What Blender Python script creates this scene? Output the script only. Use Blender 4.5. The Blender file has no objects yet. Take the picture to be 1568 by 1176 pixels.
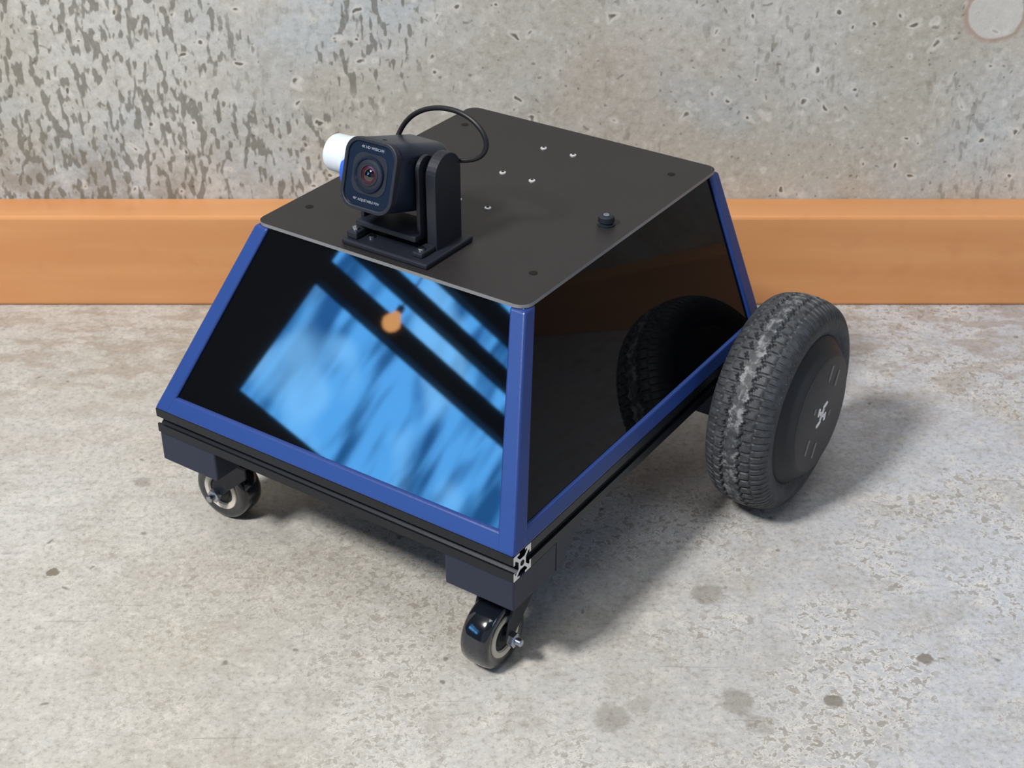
import bpy, bmesh, math, random
from mathutils import Vector, Matrix
random.seed(4)
scene=bpy.context.scene
scene.view_settings.view_transform='Standard'
COL=bpy.context.collection
def lin(r,g,b):
    f=lambda c:(c/255/12.92) if c/255<=.04045 else ((c/255+.055)/1.055)**2.4
    return (f(r),f(g),f(b),1)
# ------------------------------------------------------------ node helper
class N:
    def __init__(s,name):
        s.m=bpy.data.materials.new(name); s.m.use_nodes=True
        s.t=s.m.node_tree; s.t.nodes.clear()
        s.out=s.t.nodes.new('ShaderNodeOutputMaterial')
        s.b=s.t.nodes.new('ShaderNodeBsdfPrincipled')
        s.t.links.new(s.b.outputs[0],s.out.inputs[0])
        s.tc=None
    def link(s,a,b): s.t.links.new(a,b)
    def coord(s):
        if not s.tc: s.tc=s.t.nodes.new('ShaderNodeTexCoord')
        return s.tc.outputs['Object']
    def mapping(s,scale=(1,1,1),loc=(0,0,0),rot=(0,0,0),vec=None):
        m=s.t.nodes.new('ShaderNodeMapping'); s.link(vec or s.coord(),m.inputs[0])
        m.inputs['Scale'].default_value=scale; m.inputs['Location'].default_value=loc; m.inputs['Rotation'].default_value=rot
        return m.outputs[0]
    def noise(s,scale,detail=4,rough=.55,vec=None,dist=0,color=False):
        n=s.t.nodes.new('ShaderNodeTexNoise'); s.link(vec or s.coord(),n.inputs['Vector'])
        n.inputs['Scale'].default_value=scale;n.inputs['Detail'].default_value=detail;n.inputs['Roughness'].default_value=rough;n.inputs['Distortion'].default_value=dist
        return n.outputs['Color' if color else 'Fac']
    def mr(s,v,a,b,c=0,d=1,smooth=True):
        n=s.t.nodes.new('ShaderNodeMapRange'); n.interpolation_type='SMOOTHSTEP' if smooth else 'LINEAR'
        s.link(v,n.inputs[0])
        for i,x in zip((1,2,3,4),(a,b,c,d)): n.inputs[i].default_value=x
        return n.outputs[0]
    def math(s,op,a,b=None,clamp=False):
        n=s.t.nodes.new('ShaderNodeMath'); n.operation=op; n.use_clamp=clamp
        for i,x in enumerate((a,b)):
            if x is None: continue
            if isinstance(x,(int,float)): n.inputs[i].default_value=x
            else: s.link(x,n.inputs[i])
        return n.outputs[0]
    def mix(s,f,a,b,mode='MIX'):
        n=s.t.nodes.new('ShaderNodeMix'); n.data_type='RGBA'; n.blend_type=mode
        def st(i,x):
            if isinstance(x,(int,float)): n.inputs[i].default_value=x
            elif isinstance(x,tuple): n.inputs[i].default_value=x
            else: s.link(x,n.inputs[i])
        st(0,f);st(6,a);st(7,b)
        return n.outputs[2]
    def bump(s,h,strength=.3,dist=.002,prev=None):
        n=s.t.nodes.new('ShaderNodeBump'); n.inputs['Strength'].default_value=strength; n.inputs['Distance'].default_value=dist
        s.link(h,n.inputs['Height'])
        if prev: s.link(prev,n.inputs['Normal'])
        return n.outputs[0]
    def sep(s):
        n=s.t.nodes.new('ShaderNodeSeparateXYZ'); s.link(s.coord(),n.inputs[0]); return n.outputs
def simple(name,col,rough=.5,metal=0,ior=1.45,nscale=60,var=.12,bump=0,coat=0):
    s=N(name)
    n=s.noise(nscale,2)
    c2=tuple(min(1,c*(1+var)) for c in col[:3])+(1,); c1=tuple(c*(1-var) for c in col[:3])+(1,)
    s.link(s.mix(n,c1,c2),s.b.inputs['Base Color'])
    s.b.inputs['Roughness'].default_value=rough; s.b.inputs['Metallic'].default_value=metal; s.b.inputs['IOR'].default_value=ior
    s.b.inputs['Coat Weight'].default_value=coat
    if bump: s.link(s.bump(s.noise(nscale*12,1),bump,.0004),s.b.inputs['Normal'])
    return s.m
# ------------------------------------------------------------ materials
def mat_floor():
    s=N('concrete_floor')
    x=s.sep()
    med=s.noise(13,5,.68)
    mid=s.noise(48,4,.7,vec=s.mapping(loc=(2,5,0)))
    fine=s.noise(210,3,.75)
    c=s.mix(s.mr(s.noise(2.6,3,.6),.38,.62),lin(172,168,159),lin(182,181,178))
    c=s.mix(s.mr(x[0],-.05,.40,0,.7),c,lin(176,183,197))  # bluish light towards the right, painted into the floor colour
    c=s.mix(s.mr(med,.44,.68,0,.5),c,lin(156,150,140))
    c=s.mix(s.mr(mid,.50,.68,0,.38),c,lin(206,201,192))
    c=s.mix(s.mr(mid,.48,.30,0,.34),c,lin(142,136,126))
    c=s.mix(s.mr(fine,.48,.70,.0,.58),c,lin(130,124,114))
    c=s.mix(s.mr(fine,.46,.28,.0,.40),c,lin(214,210,203))
    # eroded speckle patches, stronger to the right
    sp=s.noise(150,4,.66,dist=.4)
    patch=s.mr(s.noise(5.5,4,.65,vec=s.mapping(loc=(5.3,1.2,0))),.44,.56)
    right=s.mr(x[0],-.42,.15,.26,1.0)
    pm=s.math('MULTIPLY',patch,right)
    m1=s.math('MULTIPLY',s.mr(sp,.535,.575),pm)
    c=s.mix(s.math('MULTIPLY',m1,.55),c,lin(126,119,106))
    edge=s.math('MULTIPLY',s.math('SUBTRACT',s.mr(sp,.47,.52),s.mr(sp,.525,.56),True),pm)
    c=s.mix(s.math('MULTIPLY',edge,.46),c,lin(222,218,210))
    # scattered small dark pits
    vec=s.mix(.03,s.coord(),s.noise(35,2,.6,color=True))
    pv=s.t.nodes.new('ShaderNodeTexVoronoi'); s.link(vec,pv.inputs['Vector']); pv.inputs['Scale'].default_value=46
    sc=s.t.nodes.new('ShaderNodeSeparateColor'); s.link(pv.outputs['Color'],sc.inputs[0])
    pitm=s.math('MULTIPLY',s.mr(pv.outputs['Distance'],.05,.13,1,0),s.mr(sc.outputs[0],.66,.72))
    c=s.mix(s.math('MULTIPLY',pitm,.65),c,lin(88,82,74))
    # fine scratches
    scr=s.mr(s.noise(9,2,.5,vec=s.mapping(scale=(1,22,1),rot=(0,0,-.5),loc=(1,3,0))),.70,.73,0,.35)
    c=s.mix(scr,c,lin(120,116,108))
    # water stains (real marks on the slab)
    wob=s.math('MULTIPLY',s.math('SUBTRACT',s.noise(70,3,.6),.5),.016)
    for (px,py,r,a) in [(.1433,.8486,.0125,.5),(.1504,.7374,.012,.5),(.0648,.7222,.013,.42),(.085,.735,.009,.25),(.1627,.7162,.010,.35),(.216,.739,.006,.8),(-.3415,.8727,.0045,.95),
        (.2844,.780,.0055,.85),(-.30,.99,.007,.5),(.47,1.12,.02,.3)]:
        d=s.t.nodes.new('ShaderNodeVectorMath'); d.operation='DISTANCE'; s.link(s.coord(),d.inputs[0]); d.inputs[1].default_value=(px,py,0)
        dd=s.math('ADD',d.outputs['Value'],wob)
        c=s.mix(s.mr(dd,r*.7,r*1.15,a,0),c,lin(112,105,94))
    # brown patches, stronger near wall
    c=s.mix(s.math('MULTIPLY',s.mr(s.noise(34,3,.65,vec=s.mapping(scale=(.7,1.3,1),loc=(8,1,0))),.47,.58),s.mr(x[1],.98,1.22,0,.45)),c,lin(138,124,108))
    s.link(c,s.b.inputs['Base Color'])
    s.link(s.mr(med,.3,.7,.5,.72),s.b.inputs['Roughness'])
    s.link(s.bump(s.noise(150,3,.7),.25,.0010),s.b.inputs['Normal'])
    return s.m
def mat_wall():
    s=N('concrete_wall')
    x=s.sep()
    med=s.noise(24,5,.7)
    c=s.mix(s.mr(s.noise(4.5,3,.6),.38,.62),lin(172,168,157),lin(186,185,180))
    c=s.mix(s.mr(s.noise(6,2,.5,vec=s.mapping(loc=(9,2,4))),.50,.66,0,.5),c,lin(172,183,191))
    c=s.mix(s.mr(s.noise(5,2,.5,vec=s.mapping(loc=(2,8,1))),.56,.72,0,.3),c,lin(186,170,156))
    c=s.mix(s.mr(med,.48,.72,0,.36),c,lin(150,145,133))
    c=s.mix(s.mr(s.noise(34,4,.7,vec=s.mapping(loc=(4,1,6))),.55,.72,0,.36),c,lin(210,207,200))
    g=s.noise(130,3,.75)
    c=s.mix(s.mr(g,.48,.70,0,.45),c,lin(136,131,120))
    c=s.mix(s.mr(g,.46,.30,0,.36),c,lin(214,211,205))
    # dark elongated drips, densest on the left
    vec=s.mapping(scale=(1,1,.40),rot=(0,.08,0))
    dn=s.noise(195,1.5,.4,vec=vec,dist=.08)
    left=s.mr(x[0],-.50,.12,1,0)
    cl=s.mr(s.noise(8,2,.5,vec=s.mapping(loc=(7,7,7))),.38,.6)
    thr=s.math('ADD',s.math('MULTIPLY',left,.62),s.math('MULTIPLY',cl,.42))
    dv=s.math('ADD',dn,s.math('MULTIPLY',thr,.12))
    drip=s.math('MULTIPLY',s.mr(dv,.625,.71),s.mr(thr,.22,.60))
    c=s.mix(s.math('MULTIPLY',drip,.66),c,lin(86,82,70))
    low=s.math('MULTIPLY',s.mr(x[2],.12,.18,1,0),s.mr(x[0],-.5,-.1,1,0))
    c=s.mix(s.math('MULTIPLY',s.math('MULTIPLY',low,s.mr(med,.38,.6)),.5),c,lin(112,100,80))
    # pits / bug holes: a random subset of cells only
    wv=s.mix(.02,s.coord(),s.noise(60,1,.5,color=True))
    def pit(scale,r0,r1,keep,loc):
        p=s.t.nodes.new('ShaderNodeTexVoronoi'); s.link(s.mapping(loc=loc,vec=wv),p.inputs['Vector']); p.inputs['Scale'].default_value=scale
        q=s.t.nodes.new('ShaderNodeSeparateColor'); s.link(p.outputs['Color'],q.inputs[0])
        k=s.mr(q.outputs[0],keep,keep+.03)
        return s.math('MULTIPLY',s.mr(p.outputs['Distance'],r0,r1,1,0),k), s.math('MULTIPLY',s.mr(p.outputs['Distance'],r1,r1*2.1,1,0),k)
    p1,ring=pit(56,.08,.16,.52,(0,0,0)); p2,_=pit(110,.08,.22,.58,(3,1,2))
    pits=s.math('MAXIMUM',p1,s.math('MULTIPLY',p2,.65))
    c=s.mix(s.math('MULTIPLY',ring,.42),c,lin(220,216,208))
    c=s.mix(s.math('MULTIPLY',pits,.85),c,lin(78,72,62))
    # plugged tie hole upper right
    d=s.t.nodes.new('ShaderNodeVectorMath'); d.operation='DISTANCE'; s.link(s.coord(),d.inputs[0]); d.inputs[1].default_value=(.438,1.33,.2795)
    dd=s.math('ADD',d.outputs['Value'],s.math('MULTIPLY',s.math('SUBTRACT',s.noise(40,2),.5),.008))
    c=s.mix(s.mr(dd,.024,.0275,.55,0),c,lin(204,202,198))
    rr=s.math('SUBTRACT',s.mr(dd,.0240,.0262,0,1),s.mr(dd,.0270,.032,0,1),True)
    c=s.mix(s.math('MULTIPLY',rr,.6),c,lin(158,128,110))
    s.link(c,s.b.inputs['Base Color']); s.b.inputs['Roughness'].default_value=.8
    s.link(s.bump(s.noise(70,4,.7),.35,.0022),s.b.inputs['Normal'])
    return s.m
def mat_trim():
    s=N('painted_wood_trim')
    g=s.noise(3,3,.5,vec=s.mapping(scale=(1,6,12)))
    c=s.mix(s.mr(g,.3,.7),lin(196,136,86),lin(204,146,96))
    c=s.mix(s.mr(s.noise(40,3,.6),.55,.75,0,.2),c,lin(180,118,70))
    s.link(c,s.b.inputs['Base Color']); s.b.inputs['Roughness'].default_value=.34
    s.link(s.bump(s.noise(60,2),.05,.001),s.b.inputs['Normal'])
    return s.m
M={}
M['floor']=mat_floor(); M['wall']=mat_wall(); M['trim']=mat_trim()
M['darkwall']=simple('dark_plaster',lin(30,32,36),.8,nscale=4)
M['ceil']=simple('ceiling_paint',lin(120,120,118),.8,nscale=4)
M['blue']=simple('blue_print_plastic',lin(34,60,122),.34,nscale=30,var=.08,bump=.15)
M['blackal']=simple('black_anodised',lin(24,27,34),.38,.3,nscale=40,var=.1)
M['blackpl']=simple('black_plastic',lin(26,30,40),.5,nscale=50,bump=.15)
M['darknavy']=simple('dark_navy_print',lin(28,36,56),.5,nscale=50,bump=.2)
M['plate']=simple('powder_coat_plate',lin(36,34,35),.5,nscale=25,var=.08,bump=.25)
M['edge']=simple('bare_edge',lin(135,138,142),.35,.5)
M['silver']=simple('silver_metal',lin(225,226,228),.35,.6)
M['steel']=simple('steel_bolt',lin(170,175,185),.25,1)
M['glossfront']=simple('gloss_black_acrylic_front',lin(6,7,10),.022,ior=1.9,nscale=3)
M['glossside']=simple('gloss_black_acrylic',lin(6,7,9),.03,ior=1.27,nscale=3)
M['hole']=simple('hole_dark',lin(6,6,6),.9)
M['white']=simple('white_plastic',lin(205,215,224),.4,nscale=50,var=.03)
M['brightblue']=simple('bright_blue_plastic',lin(40,90,190),.4)
M['camface']=simple('webcam_face_gloss',lin(22,32,50),.2,ior=1.6)
M['cambody']=simple('webcam_anodised_body',lin(36,44,62),.32,.5,bump=.1)
M['lens']=simple('lens_glass',lin(12,8,16),.05,ior=1.9)
M['lensred']=simple('lens_coating',lin(110,40,50),.15,.5)
M['grey']=simple('grey_print',lin(150,155,160),.6)
M['cable']=simple('black_cable',lin(22,22,25),.45)
M['hub']=simple('hub_cover_black',lin(32,34,38),.55,nscale=40,bump=.15)
M['hubdisc']=simple('hub_disc_charcoal',lin(44,44,47),.5,nscale=40,var=.15,bump=.1)
M['mark']=simple('hub_mark_grey',lin(122,120,120),.6)
M['logo']=simple('logo_white',lin(245,245,245),.5)
M['pu']=simple('caster_polyurethane',lin(20,24,32),.12,ior=1.6,coat=.5)
M['cream']=simple('caster_hub_cream',lin(205,198,184),.45)
def mat_tyre():
    s=N('tyre_rubber')
    a=s.t.nodes.new('ShaderNodeAttribute'); a.attribute_name='wear'
    n=s.noise(160,3,.7)
    c=s.mix(s.mr(n,.35,.7),lin(40,43,48),lin(60,64,70))
    c=s.mix(s.math('MULTIPLY',a.outputs['Fac'],s.mr(s.noise(150,3,.75),.44,.66)),c,lin(128,131,134))
    s.link(c,s.b.inputs['Base Color']); s.b.inputs['Roughness'].default_value=.6
    return s.m
M['tyre']=mat_tyre()
def mat_window():
    s=N('sky_window_glow')
    st=s.noise(5,2,.5,vec=s.mapping(scale=(1,2.6,.5)))
    c=s.mix(s.mr(st,.36,.60),(.10,.70,2.1,1),(.75,3.2,7.2,1))
    c=s.mix(s.mr(s.noise(15,1,.5,vec=s.mapping(scale=(1,1,.22),loc=(2,2,2))),.50,.66,0,.55),c,(.14,.9,2.8,1))
    c=s.mix(s.mr(s.noise(4,1,.5,vec=s.mapping(loc=(5,2,2))),.50,.64,0,.6),c,(1.8,4.8,8.6,1))
    e=s.t.nodes.new('ShaderNodeEmission'); s.link(c,e.inputs[0]); e.inputs[1].default_value=1.15
    s.link(e.outputs[0],s.out.inputs[0]); return s.m
M['sky']=mat_window()
def mat_bulb():
    s=N('warm_bulb'); e=s.t.nodes.new('ShaderNodeEmission'); e.inputs[0].default_value=(1,.48,.18,1); e.inputs[1].default_value=6
    s.link(e.outputs[0],s.out.inputs[0]); return s.m
M['bulb']=mat_bulb()
# ------------------------------------------------------------ mesh helpers
def mk(name,verts,faces,mats,parent=None,bevel=0,seg=2,smooth=False,fm=None):
    me=bpy.data.meshes.new(name); me.from_pydata([tuple(v) for v in verts],[],faces)
    if not isinstance(mats,(list,tuple)): mats=[mats]
    for m in mats: me.materials.append(m)
    if fm:
        for p,i in zip(me.polygons,fm): p.material_index=i
    bm=bmesh.new(); bm.from_mesh(me); bmesh.ops.recalc_face_normals(bm,faces=bm.faces); bm.to_mesh(me); bm.free()
    o=bpy.data.objects.new(name,me); COL.objects.link(o)
    if parent: o.parent=parent
    if smooth:
        for p in me.polygons: p.use_smooth=True
    if bevel:
        b=o.modifiers.new('bevel','BEVEL'); b.width=bevel; b.segments=seg; b.limit_method='ANGLE'; b.angle_limit=math.radians(35)
    return o
def boxgeo(c0,c1):
    (x0,y0,z0),(x1,y1,z1)=c0,c1
    v=[(x0,y0,z0),(x1,y0,z0),(x1,y1,z0),(x0,y1,z0),(x0,y0,z1),(x1,y0,z1),(x1,y1,z1),(x0,y1,z1)]
    f=[(0,3,2,1),(4,5,6,7),(0,1,5,4),(1,2,6,5),(2,3,7,6),(3,0,4,7)]
    return v,f
def boxes(name,lst,mat,parent=None,bevel=0):
    V=[];F=[]
    for a,b in lst:
        v,f=boxgeo(a,b); k=len(V); V+=v; F+=[tuple(i+k for i in q) for q in f]
    return mk(name,V,F,mat,parent,bevel)
def prism(name,pts,axis,a,b,mats,parent=None,bevel=0,seg=2,capmat=None,smooth=False):
    """pts 2D; axis 'u': pts=(v,z); 'v': pts=(u,z); 'z': pts=(u,v)"""
    def P(p,t):
        return {'u':(t,p[0],p[1]),'v':(p[0],t,p[1]),'z':(p[0],p[1],t)}[axis]
    n=len(pts); V=[P(p,a) for p in pts]+[P(p,b) for p in pts]
    F=[(i,(i+1)%n,n+(i+1)%n,n+i) for i in range(n)]+[tuple(range(n)),tuple(range(n,2*n))]
    fm=None
    if capmat is not None: fm=[0]*n+[capmat,capmat]
    o=mk(name,V,F,mats,parent,bevel,seg,fm=fm)
    if smooth:
        for p in o.data.polygons[:n]: p.use_smooth=True
    return o
def rrect(cx,cy,w,h,r,n=8):
    pts=[]
    for sx,sy,a0 in ((1,1,0),(-1,1,90),(-1,-1,180),(1,-1,270)):
        for i in range(n+1):
            a=math.radians(a0+90*i/n)
            pts.append((cx+sx*(w/2-r)+r*math.cos(a),cy+sy*(h/2-r)+r*math.sin(a)))
    return pts
def lathe(name,prof,n,axis,center,mat,parent,caps=False):
    V=[];F=[]
    for (t,r) in prof:
        for i in range(n):
            a=2*math.pi*i/n; c,s=r*math.cos(a),r*math.sin(a)
            p={'u':(t,c,s),'v':(c,t,s),'z':(c,s,t)}[axis]
            V.append((p[0]+center[0],p[1]+center[1],p[2]+center[2]))
    m=len(prof)
    for j in range(m-1):
        k=j+1
        for i in range(n):
            F.append((j*n+i,j*n+(i+1)%n,k*n+(i+1)%n,k*n+i))
    if caps: F.append(tuple(range(n))); F.append(tuple(range((m-1)*n,m*n)))
    o=mk(name,V,F,mat,parent,smooth=True)
    o.data.set_sharp_from_angle(angle=math.radians(38))
    return o
def tube(name,pts,r,mat,parent):
    cu=bpy.data.curves.new(name,'CURVE'); cu.dimensions='3D'; cu.bevel_depth=r; cu.bevel_resolution=4
    sp=cu.splines.new('NURBS'); sp.points.add(len(pts)-1)
    for p,q in zip(sp.points,pts): p.co=(*q,1)
    sp.use_endpoint_u=True; sp.order_u=4; sp.resolution_u=12
    cu.materials.append(mat)
    o=bpy.data.objects.new(name,cu); COL.objects.link(o); o.parent=parent; return o
# ------------------------------------------------------------ room
boxes('floor',[((-3.0,-3,-.05),(4,1.4,0))],M['floor'])
boxes('wall_back',[((-3.0,1.33,0),(4,1.45,2.8))],M['wall'])
boxes('baseboard_back',[((-2.98,1.287,0.0),(4,1.33,.0955))],M['trim'],bevel=.003)
wy0,wy1,wz0,wz1=-1.3,0.085,.985,1.85
boxes('wall_left',[((-3.1,-3,0),(-3.0,1.33,wz0)),((-3.1,-3,wz1),(-3.0,1.33,2.8)),((-3.1,-3,wz0),(-3.0,wy0,wz1)),((-3.1,wy1,wz0),(-3.0,1.33,wz1))],M['darkwall'])
boxes('ceiling',[((-3.0,-3,2.8),(4,1.4,2.85))],M['ceil'])
win=bpy.data.objects.new('window_1',None); COL.objects.link(win)
boxes('glass',[((-3.09,wy0,wz0),(-3.08,wy1,wz1))],M['sky'],win)
boxes('mullions',[((-3.07,wy0,1.400),(-3.01,wy1,1.465)),((-3.07,wy0,1.540),(-3.01,wy1,1.585)),((-3.07,wy0,1.66),(-3.01,wy1,1.73)),
   ((-3.07,wy0,wz0),(-3.01,wy1,wz0+.015)),((-3.07,wy0,wz1-.015),(-3.01,wy1,wz1))],M['darkwall'],win,.003)
lamp=bpy.data.objects.new('pendant_lamp',None); COL.objects.link(lamp)
lc=(-2.75,-.075,1.334)
lathe('bulb',[(-.026,.002),(-.023,.013),(-.013,.022),(0,.026),(.013,.022),(.026,.013),(.034,.010)],24,'z',lc,M['bulb'],lamp)
lathe('socket',[(.034,.010),(.055,.010),(.06,.002)],20,'z',lc,M['blackpl'],lamp,caps=True)
lathe('cord',[(.06,.002),(2.8-lc[2],.002)],10,'z',lc,M['cable'],lamp,caps=True)
# ------------------------------------------------------------ robot
psi=.59262
R=bpy.data.objects.new('wheeled_robot',None); COL.objects.link(R)
R.location=(-.13005,.83602,0); R.rotation_euler=(0,0,-psi)
hw,L,zb,a,t1,t2,zt=.158,.358,.113,.1145,.0778,.3435,.2424
def corner(su,sv,z,ins=0):
    k=(z-zb)/(zt-zb)
    hu=hw+(a-hw)*k-ins; v=(t1*k+ins) if sv<0 else (L+(t2-L)*k-ins)
    return (su*hu,v)
# inner glossy shell
V=[];
for z in (zb,zt):
    for su,sv in((-1,-1),(1,-1),(1,1),(-1,1)):
        u,v=corner(su,sv,z,.0022); V.append((u,v,z))
mk('gloss_panels',V,[(0,1,5,4),(1,2,6,5),(2,3,7,6),(3,0,4,7),(0,1,2,3),(4,5,6,7)],[M['glossfront'],M['glossside']],R,fm=[0,1,1,1,1,1])
# corner posts
for nm,su,sv in(('post_front_left',-1,-1),('post_front_right',1,-1),('post_back_right',1,1),('post_back_left',-1,1)):
    loops=[]
    for z,wu,wv in((zb,.0135,.0155),(zt-.0005,.0125,.0125)):
        u,v=corner(su,sv,z,-.0006); t=.004; iu=-su; iv=-sv
        loops.append([(u,v,z),(u+iu*wu,v,z),(u+iu*wu,v+iv*t,z),(u+iu*t,v+iv*t,z),(u+iu*t,v+iv*wv,z),(u,v+iv*wv,z)])
    V=loops[0]+loops[1]; n=6
    F=[(i,(i+1)%n,n+(i+1)%n,n+i) for i in range(n)]+[tuple(range(n)),tuple(range(n,2*n))]
    mk(nm,V,F,M['blue'],R,bevel=.0022,seg=3)
# bottom rails
hr=.0105
def rail(nm,c0,c1,nin):
    V=[]
    for (su,sv) in (c0,c1):
        b=corner(su,sv,zb,-.0004); tpt=corner(su,sv,zb+hr,-.0004)
        V+=[(b[0],b[1],zb),(tpt[0],tpt[1],zb+hr),(tpt[0]+nin[0]*.005,tpt[1]+nin[1]*.005,zb+hr),(b[0]+nin[0]*.007,b[1]+nin[1]*.007,zb)]
    F=[(0,1,5,4),(1,2,6,5),(2,3,7,6),(3,0,4,7),(0,1,2,3),(4,5,6,7)]
    mk(nm,V,F,M['blue'],R,bevel=.0012)
rail('rail_front',(-1,-1),(1,-1),(0,1)); rail('rail_right',(1,-1),(1,1),(-1,0)); rail('rail_back',(1,1),(-1,1),(0,-1)); rail('rail_left',(-1,1),(-1,-1),(1,0))
# T-slot extrusions
def tslot(cx,cy):
    pts=[]
    side=[(-.010,.010),(-.0032,.010),(-.0032,.0083),(-.0056,.0083),(-.0056,.0072),(-.0026,.0042),(.0026,.0042),(.0056,.0072),(.0056,.0083),(.0032,.0083),(.0032,.010)]
    for k in range(4):
        an=-k*math.pi/2; c,s=math.cos(an),math.sin(an)
        for x,y in side: pts.append((cx+x*c-y*s,cy+x*s+y*c))
    return pts
ze=zb-.0102
prism('extrusion_front',tslot(.010,ze),'u',-hw,hw,[M['blackal'],M['silver']],R,capmat=1)
prism('extrusion_back',tslot(L-.010,ze),'u',-hw,hw,[M['blackal'],M['silver']],R,capmat=1)
prism('extrusion_right',tslot(hw-.010,ze),'v',.0202,L-.0202,[M['blackal'],M['silver']],R,capmat=1)
prism('extrusion_left',tslot(-hw+.010,ze),'v',.0202,L-.0202,[M['blackal'],M['silver']],R,capmat=1)
for nm,v in(('extrusion_bore_front',.010),('extrusion_bore_back',L-.010)):
    lathe(nm,[(hw,.0022),(hw+.0002,.0021)],20,'u',(0,v,ze),M['hole'],R,caps=True)
boxes('belly_plate',[((-hw+.02,.02,zb-.018),(hw-.02,L-.02,zb-.014))],M['blackpl'],R)
boxes('electronics_tray',[((-.06,.12,.06),(.06,.30,zb-.018))],M['blackpl'],R,.004)
# top plate
prism('top_plate',rrect(0,(t1+t2)/2,2*a+.001,t2-t1+.001,.009),'z',zt,zt+.0026,[M['edge'],M['plate']],R,capmat=1)
zp=zt+.0026
for i,(u,v) in enumerate([(-.098,.1165),(.093,.120),(.091,.313),(-.096,.307)]):
    lathe('hole_%d'%(i+1),[(0,.0030),(.0002,.0030),(.0003,.0022)],24,'z',(u,v,zp),M['hole'],R,caps=True)
for i,(u,v) in enumerate([(-.016,.301),(.0105,.302),(-.016,.244),(.0105,.244),(.0105,.186),(-.0155,.186)]):
    lathe('screw_%d'%(i+1),[(0,.0026),(.0008,.0025),(.0012,.0014)],20,'z',(u,v,zp),M['silver'],R,caps=True)
    lathe('screw_recess_%d'%(i+1),[(.0012,.0013),(.0014,.0012)],6,'z',(u,v,zp),M['hole'],R,caps=True)
lathe('button_base',[(0,.0064),(.0012,.0064),(.0016,.0050),(.0030,.0048),(.0032,.0060),(.0068,.0058),(.0078,.0045)],32,'z',(.095,.2105,zp),M['blackpl'],R,caps=True)
lathe('button_socket',[(.0078,.0024),(.0081,.0022)],6,'z',(.095,.2105,zp),M['steel'],R,caps=True)
# wheel
def smooth_profile(pts,n):
    out=[];m=len(pts)
    dense=[]
    for i in range(m-1):
        p0=pts[max(i-1,0)];p1=pts[i];p2=pts[i+1];p3=pts[min(i+2,m-1)]
        for k in range(20):
            t=k/20
            dense.append(tuple(.5*((2*p1[j])+(-p0[j]+p2[j])*t+(2*p0[j]-5*p1[j]+4*p2[j]-p3[j])*t*t+(-p0[j]+3*p1[j]-3*p2[j]+p3[j])*t**3) for j in(0,1)))
    dense.append(pts[-1])
    d=[0]
    for i in range(1,len(dense)): d.append(d[-1]+math.dist(dense[i],dense[i-1]))
    j=0
    for k in range(n):
        s=d[-1]*k/(n-1)
        while j<len(d)-2 and d[j+1]<s: j+=1
        f=(s-d[j])/max(1e-9,d[j+1]-d[j]); f=min(max(f,0),1)
        out.append(tuple(dense[j][q]+(dense[j+1][q]-dense[j][q])*f for q in(0,1)))
    return out
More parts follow.
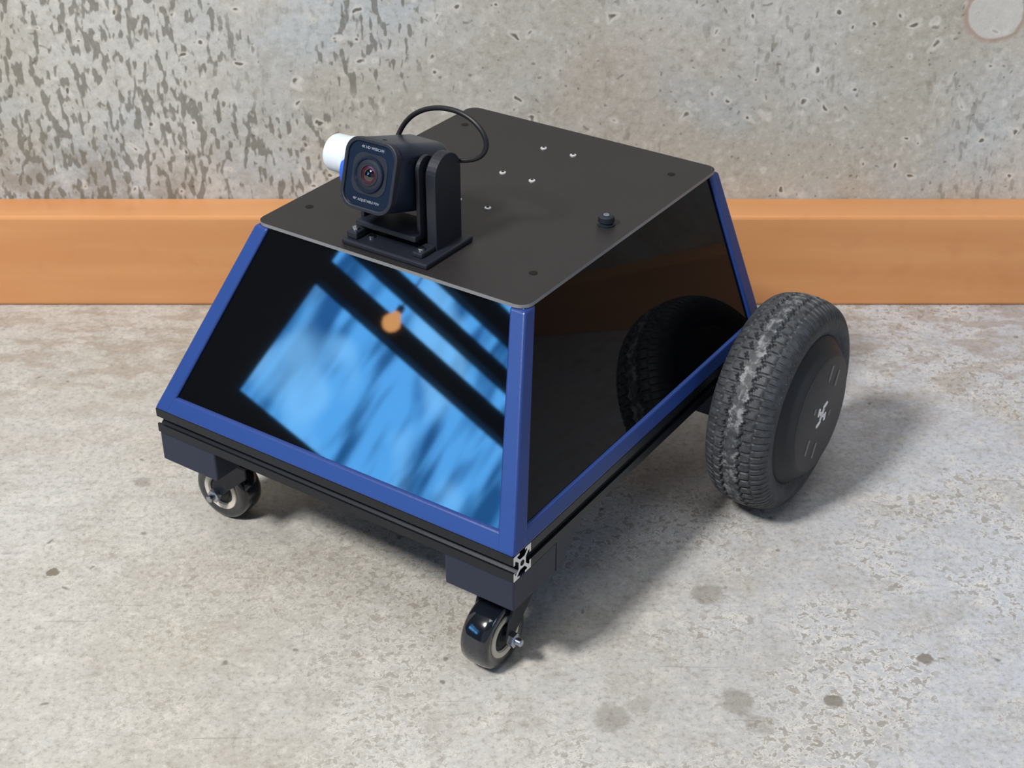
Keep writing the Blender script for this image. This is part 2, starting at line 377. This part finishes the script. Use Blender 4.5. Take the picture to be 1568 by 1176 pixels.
def wheel(nm,side):
    W=bpy.data.objects.new(nm,None); COL.objects.link(W); W.parent=R
    C=(side*.2000,.306,.0850); W.location=C
    half=[(-.018,.056),(-.0235,.061),(-.0258,.0675),(-.0252,.0735),(-.0215,.0795),(-.0150,.0830),(-.0075,.0846)]
    prof=half+[(0,.085)]+[(-x,r) for x,r in half[::-1]]
    NP=81; NA=720
    pr=smooth_profile(prof,NP)
    V=[];F=[];wear=[]
    for i in range(NA):
        th=2*math.pi*i/NA
        ph=(i%12)/12.; tri=abs(ph*2-1)
        sip=(i%8)<2
        for (x,r) in pr:
            ax=abs(x); dr=0; w=0
            if r>.066:
                zz=.0052+.0028*(tri if x>0 else 1-tri)
                if abs(ax-zz)<.0011: dr=-.0022
                elif ax<zz: w=.9 if ax>.0012 else .4
                elif ax>zz:
                    if abs(ax-.0150)<.0008: dr=-.0012
                    elif ax<.0150:
                        if ((i+(4 if x>0 else 0))%12)<3: dr=-.0016
                        else: w=.15
                    elif sip and ax<.0252: dr=-.0012
            elif abs(r-.062)<.0008: dr=.0006
            rr=r+dr
            V.append((x*side,rr*math.cos(th),rr*math.sin(th))); wear.append(w)
    for i in range(NA):
        k=(i+1)%NA
        for j in range(NP-1):
            F.append((i*NP+j,i*NP+j+1,k*NP+j+1,k*NP+j))
    t=mk('tyre',V,F,M['tyre'],W,smooth=True)
    at=t.data.attributes.new('wear','FLOAT','POINT'); at.data.foreach_set('value',wear)
    t.data.set_sharp_from_angle(angle=math.radians(50))
    s=side
    lathe('hub_cover',[(s*.018,.0575),(s*.0215,.0600),(s*.0235,.0590),(s*.0245,.0575),(s*.0300,.0520),(s*.0335,.0490),(s*.0340,.0470),(s*.0340,.0455)],96,'u',(0,0,0),M['hub'],W)
    lathe('hub_disc',[(s*.0336,.0470),(s*.0345,.0465),(s*.0350,.0455),(s*.0350,.0001)],96,'u',(0,0,0),M['hubdisc'],W)
    lathe('hub_inner',[(-s*.018,.0570),(-s*.0215,.0560),(-s*.0225,.050),(-s*.0225,.018),(-s*.030,.016),(-s*.030,.0001)],64,'u',(0,0,0),M['hub'],W)
    lathe('axle',[(-s*.030,.007),(-s*.06,.007)],20,'u',(0,0,0),M['steel'],W,caps=True)
    if side>0:
        fu=.0351
        def bar(n,cv,cz,ln,wd,ang,mat):
            c,sn=math.cos(ang),math.sin(ang)
            pts=[(cv+x*c-y*sn,cz+x*sn+y*c) for x,y in rrect(0,0,ln,wd,wd*.45,4)]
            prism(n,pts,'u',fu-.0004,fu+.0004,mat,W)
        A=math.radians(62)
        for i,(cv,cz,ln,an) in enumerate([(.009,.032,.013,A),(.0225,.0215,.013,A),(.015,-.006,.005,A),(-.008,-.0285,.013,A),(-.0225,-.0185,.013,A),(-.015,.010,.005,A)]):
            bar('hub_mark_%d'%(i+1),cv,cz,ln,.0030,an,M['mark'])
        for i,(cv,cz,ln,an) in enumerate([(0,0,.010,.9),(0,0,.010,-.7),(.0052,.0060,.0080,.25),(-.0052,-.0060,.0080,.25),(.0060,-.0046,.0070,1.3),(-.0060,.0046,.0070,1.3)]):
            bar('hub_logo_%d'%(i+1),cv,cz,ln,.0029,an,M['logo'])
    boxes('motor_mount_'+nm[-5:].strip('_'),[((side*.128 if side>0 else -.168,.280,.068),(.168 if side>0 else side*.128,.332,zb-.0205)),],M['darknavy'],R,.002)
wheel('drive_wheel_right',1); wheel('drive_wheel_left',-1)
# casters
def caster(nm,swivel,yaw,trail):
    K=bpy.data.objects.new(nm,None); COL.objects.link(K); K.parent=R
    K.location=(swivel[0],swivel[1],0); K.rotation_euler=(0,0,yaw)
    cy=-trail; r=.0250; cz=r
    prof=[(-.0100,.0155),(-.0112,.0200),(-.0108,.0225),(-.0092,.0241),(-.005,.0250),(.005,.0250),(.0092,.0241),(.0108,.0225),(.0112,.0200),(.0100,.0155)]
    lathe('tread',prof,64,'u',(0,cy,cz),M['pu'],K)
    for s in(-1,1):
        t='a' if s>0 else 'b'
        lathe('hub_'+t,[(s*.0099,.0162),(s*.0110,.0156),(s*.0108,.0120),(s*.0092,.0112)],48,'u',(0,cy,cz),M['cream'],K)
        lathe('bearing_'+t,[(s*.0088,.0113),(s*.0092,.0085),(s*.0102,.0080),(s*.0102,.003)],32,'u',(0,cy,cz),M['hub'],K)
        x0=s*.0128; x1=s*.0150
        pts=[(cy-.0050,cz+.001),(cy-.0035,cz-.0040),(cy,cz-.0056),(cy+.0035,cz-.0040),(cy+.0055,cz+.001),(.015,.050),(.015,.0605),(-.013,.0605),(-.013,.053)]
        prism('fork_arm_'+t,pts,'u',min(x0,x1),max(x0,x1),M['blackpl'],K,.0006)
        lathe('nut_'+t,[(s*.0151,.0055),(s*.0190,.0055),(s*.0196,.0045)],6,'u',(0,cy,cz),M['steel'],K,caps=True)
        if s>0: lathe('bolt_'+t,[(s*.0190,.0028),(s*.0235,.0028),(s*.0240,.0022)],16,'u',(0,cy,cz),M['steel'],K,caps=True)
    lathe('axle',[(-.015,.0028),(.015,.0028)],16,'u',(0,cy,cz),M['steel'],K,caps=True)
    boxes('fork_crown',[((-.0150,-.013,.0575),(.0150,.015,.0605))],M['blackpl'],K,.0008)
    lathe('swivel',[(.0605,.013),(.0665,.014),(.0685,.014)],32,'z',(0,0,0),M['blackpl'],K,caps=True)
caster('caster_right',(.128,.037),math.radians(0),.018)
caster('caster_left',(-.122,.046),math.radians(-88),.017)
for nm,u0,u1 in(('caster_bracket_right',.103,.1575),('caster_bracket_left',-.1575,-.103)):
    boxes(nm,[((u0,.0005,.068),(u1,.052,zb-.0205))],M['darknavy'],R,.0012)
    s=1 if u0>0 else -1
    x0,x1=(u1-.004,u1) if s>0 else (u0,u0+.004)
    prism(nm+'_gusset',[(.052,zb-.0205),(.052,.068),(.060,.072),(.085,zb-.0205)],'u',x0,x1,M['darknavy'],R)
# ------------------------------------------------------------ webcam
Wc=bpy.data.objects.new('webcam',None); COL.objects.link(Wc); Wc.parent=R
cu_=-.0105
pv,pz=.1105,.2945
H=bpy.data.objects.new('webcam_head',None); COL.objects.link(H); H.parent=Wc
H.location=(cu_,pv,pz); H.rotation_euler=(-math.radians(17),0,0)
W_,H_=.0430,.0480
f0=-.0325; b0=.0285
prism('body',rrect(0,0,W_-.001,H_-.001,.0105,10),'v',f0+.004,b0,M['cambody'],H,bevel=.003,smooth=True,seg=3)
def ring(name,o_,i_,v0,v1,mat):
    n=len(o_); V=[(p[0],v0,p[1]) for p in o_]+[(p[0],v0,p[1]) for p in i_]+[(p[0],v1,p[1]) for p in i_]+[(p[0],v1,p[1]) for p in o_]
    F=[]
    for k in range(4):
        for i in range(n):
            j=(i+1)%n; F.append((k*n+i,k*n+j,((k+1)%4)*n+j,((k+1)%4)*n+i))
    return mk(name,V,F,mat,H,bevel=.0006)
ring('bezel',rrect(0,0,W_,H_,.011,10),rrect(0,0,W_-.0052,H_-.0052,.009,10),f0,f0+.005,M['blackpl'])
prism('face',rrect(0,0,W_-.0048,H_-.0048,.009,10),'v',f0+.0015,f0+.004,M['camface'],H)
prism('face_inset',rrect(0,.0008,.0285,.0275,.0085,8),'v',f0+.0011,f0+.0016,M['blackpl'],H)
c=(0,0,.0008)
lathe('lens_ring',[(f0+.0010,.0122),(f0-.0004,.0118),(f0-.0004,.0106),(f0+.0006,.0100)],48,'v',c,M['cambody'],H)
lathe('lens_barrel',[(f0+.0006,.0100),(f0+.0003,.0078),(f0-.0002,.0075),(f0-.0002,.0060),(f0+.0006,.0056)],48,'v',c,M['blackpl'],H)
lathe('lens_coating_ring',[(f0+.0006,.0058),(f0+.0004,.0040)],48,'v',c,M['lensred'],H)
lathe('lens_glass',[(f0+.0004,.0046),(f0-.0004,.0036),(f0-.0009,.0020),(f0-.0011,.0001)],32,'v',c,M['lens'],H)
def text(name,body,size,loc):
    t=bpy.data.curves.new(name,'FONT'); t.body=body; t.size=size; t.align_x='CENTER'; t.align_y='CENTER'; t.extrude=.00005
    t.materials.append(M['grey']); o=bpy.data.objects.new(name,t); COL.objects.link(o); o.parent=H
    o.location=loc; o.rotation_euler=(math.pi/2,0,0)
text('label_top','4K HD WEBCAM',.0025,(0,f0+.0013,.0180))
text('label_bottom','90° ADJUSTABLE FOV',.0023,(0,f0+.0013,-.0170))
boxes('flank_slots',[((W_/2-.0012,-.019+i*.0042,.012),(W_/2-.0003,-.0166+i*.0042,.0146)) for i in range(8)],M['hole'],H)
lathe('top_led',[(0,.0018),(.0003,.0016)],16,'z',(0,-.020,H_/2-.0006),M['hole'],H,caps=True)
def arm(name,u0,u1,vc,wd,z0,z1,mat):
    pts=[(vc-wd/2,z0),(vc+wd/2,z0)]+[(vc+wd/2*math.cos(t),z1-wd/2+wd/2*math.sin(t)) for t in [math.pi*i/16 for i in range(17)]]
    prism(name,pts,'u',u0,u1,mat,Wc,bevel=.0006)
ul,ur=cu_-W_/2,cu_+W_/2
arm('yoke_arm_right',ur+.0012,ur+.0042,.109,.018,.256,.314,M['blackpl'])
arm('yoke_arm_left',ul-.0042,ul-.0012,.109,.018,.256,.314,M['blackpl'])
boxes('yoke_base',[((ul-.0042,.094,.256),(ur+.0042,.122,.2605))],M['blackpl'],Wc,.001)
arm('mount_arm_right',ur+.0070,ur+.0150,.1180,.029,zp,.3150,M['blackpl'])
arm('mount_arm_left',ul-.0085,ul-.0050,.1180,.024,zp,.302,M['blackpl'])
boxes('mount_base',[((-.0405,.0830,zp),(.0325,.137,zp+.0042))],M['blackpl'],Wc,.0012)
boxes('mount_foot',[((-.0385,.0865,zp+.0042),(-.0295,.104,zp+.0095)),((.0165,.088,zp+.0042),(.025,.104,zp+.0080)),((-.020,.105,zp+.0042),(.010,.120,.256))],M['blackpl'],Wc,.001)
for i,(u,v,z) in enumerate([(-.034,.0915,zp+.0095),(.0205,.0935,zp+.0080),(-.024,.096,zp+.0042)]):
    lathe('mount_screw_%d'%(i+1),[(0,.0026),(.0016,.0024),(.0018,.001)],16,'z',(u,v,z),M['steel'],Wc,caps=True)
kc=(0,.106,.3000)
lathe('knob_white',[(ul-.0098,.0128),(ul-.0115,.0140),(ul-.0150,.0140),(ul-.0160,.0133),(ul-.0280,.0130),(ul-.0300,.0118),(ul-.0305,.008)],48,'u',kc,M['white'],Wc,caps=True)
lathe('knob_blue_ring',[(ul-.0050,.0100),(ul-.0050,.0142),(ul-.0118,.0142),(ul-.0118,.0100)],48,'u',(0,.1035,.2935),M['brightblue'],Wc)
tube('usb_cable',[(-.028,.128,.296),(-.034,.139,.304),(-.028,.142,.318),(-.014,.142,.329),(.004,.141,.3355),(.024,.140,.336),(.039,.139,.329),(.0455,.138,.318),(.040,.136,.308),(.026,.133,.304),(.010,.132,.303),(.000,.128,.302)],.0018,M['cable'],Wc)
# ------------------------------------------------------------ lights
def area(name,loc,target,size,power,col):
    l=bpy.data.lights.new(name,'AREA'); l.size=size; l.energy=power; l.color=col
    o=bpy.data.objects.new(name,l); COL.objects.link(o); o.location=loc
    o.rotation_euler=(Vector(target)-Vector(loc)).to_track_quat('-Z','Y').to_euler()
area('ceiling_key_light',(-1.5,-.45,2.5),(0,1.0,.1),.42,118,(1,.97,.93))
area('ceiling_fill_light',(.1,.2,2.7),(.2,1.0,0),1.2,20,(.98,.98,1))
area('added_cool_light',(2.0,-.9,1.9),(.40,.65,0),1.0,10,(.55,.72,1))  # added lamp without a known source, tints the right of the floor blue
w=bpy.data.worlds.new('World'); scene.world=w; w.use_nodes=True
w.node_tree.nodes['Background'].inputs[0].default_value=(.80,.88,1,1); w.node_tree.nodes['Background'].inputs[1].default_value=.24
# ------------------------------------------------------------ camera
cam=bpy.data.cameras.new('camera'); co=bpy.data.objects.new('camera',cam); COL.objects.link(co)
co.location=(0,0,.70337); co.rotation_euler=(math.pi/2-.55250,0,0)
cam.sensor_width=36; cam.lens=2292.55/1568*36; cam.clip_start=.01
cam.dof.use_dof=True; cam.dof.focus_distance=1.0; cam.dof.aperture_fstop=20
scene.camera=co
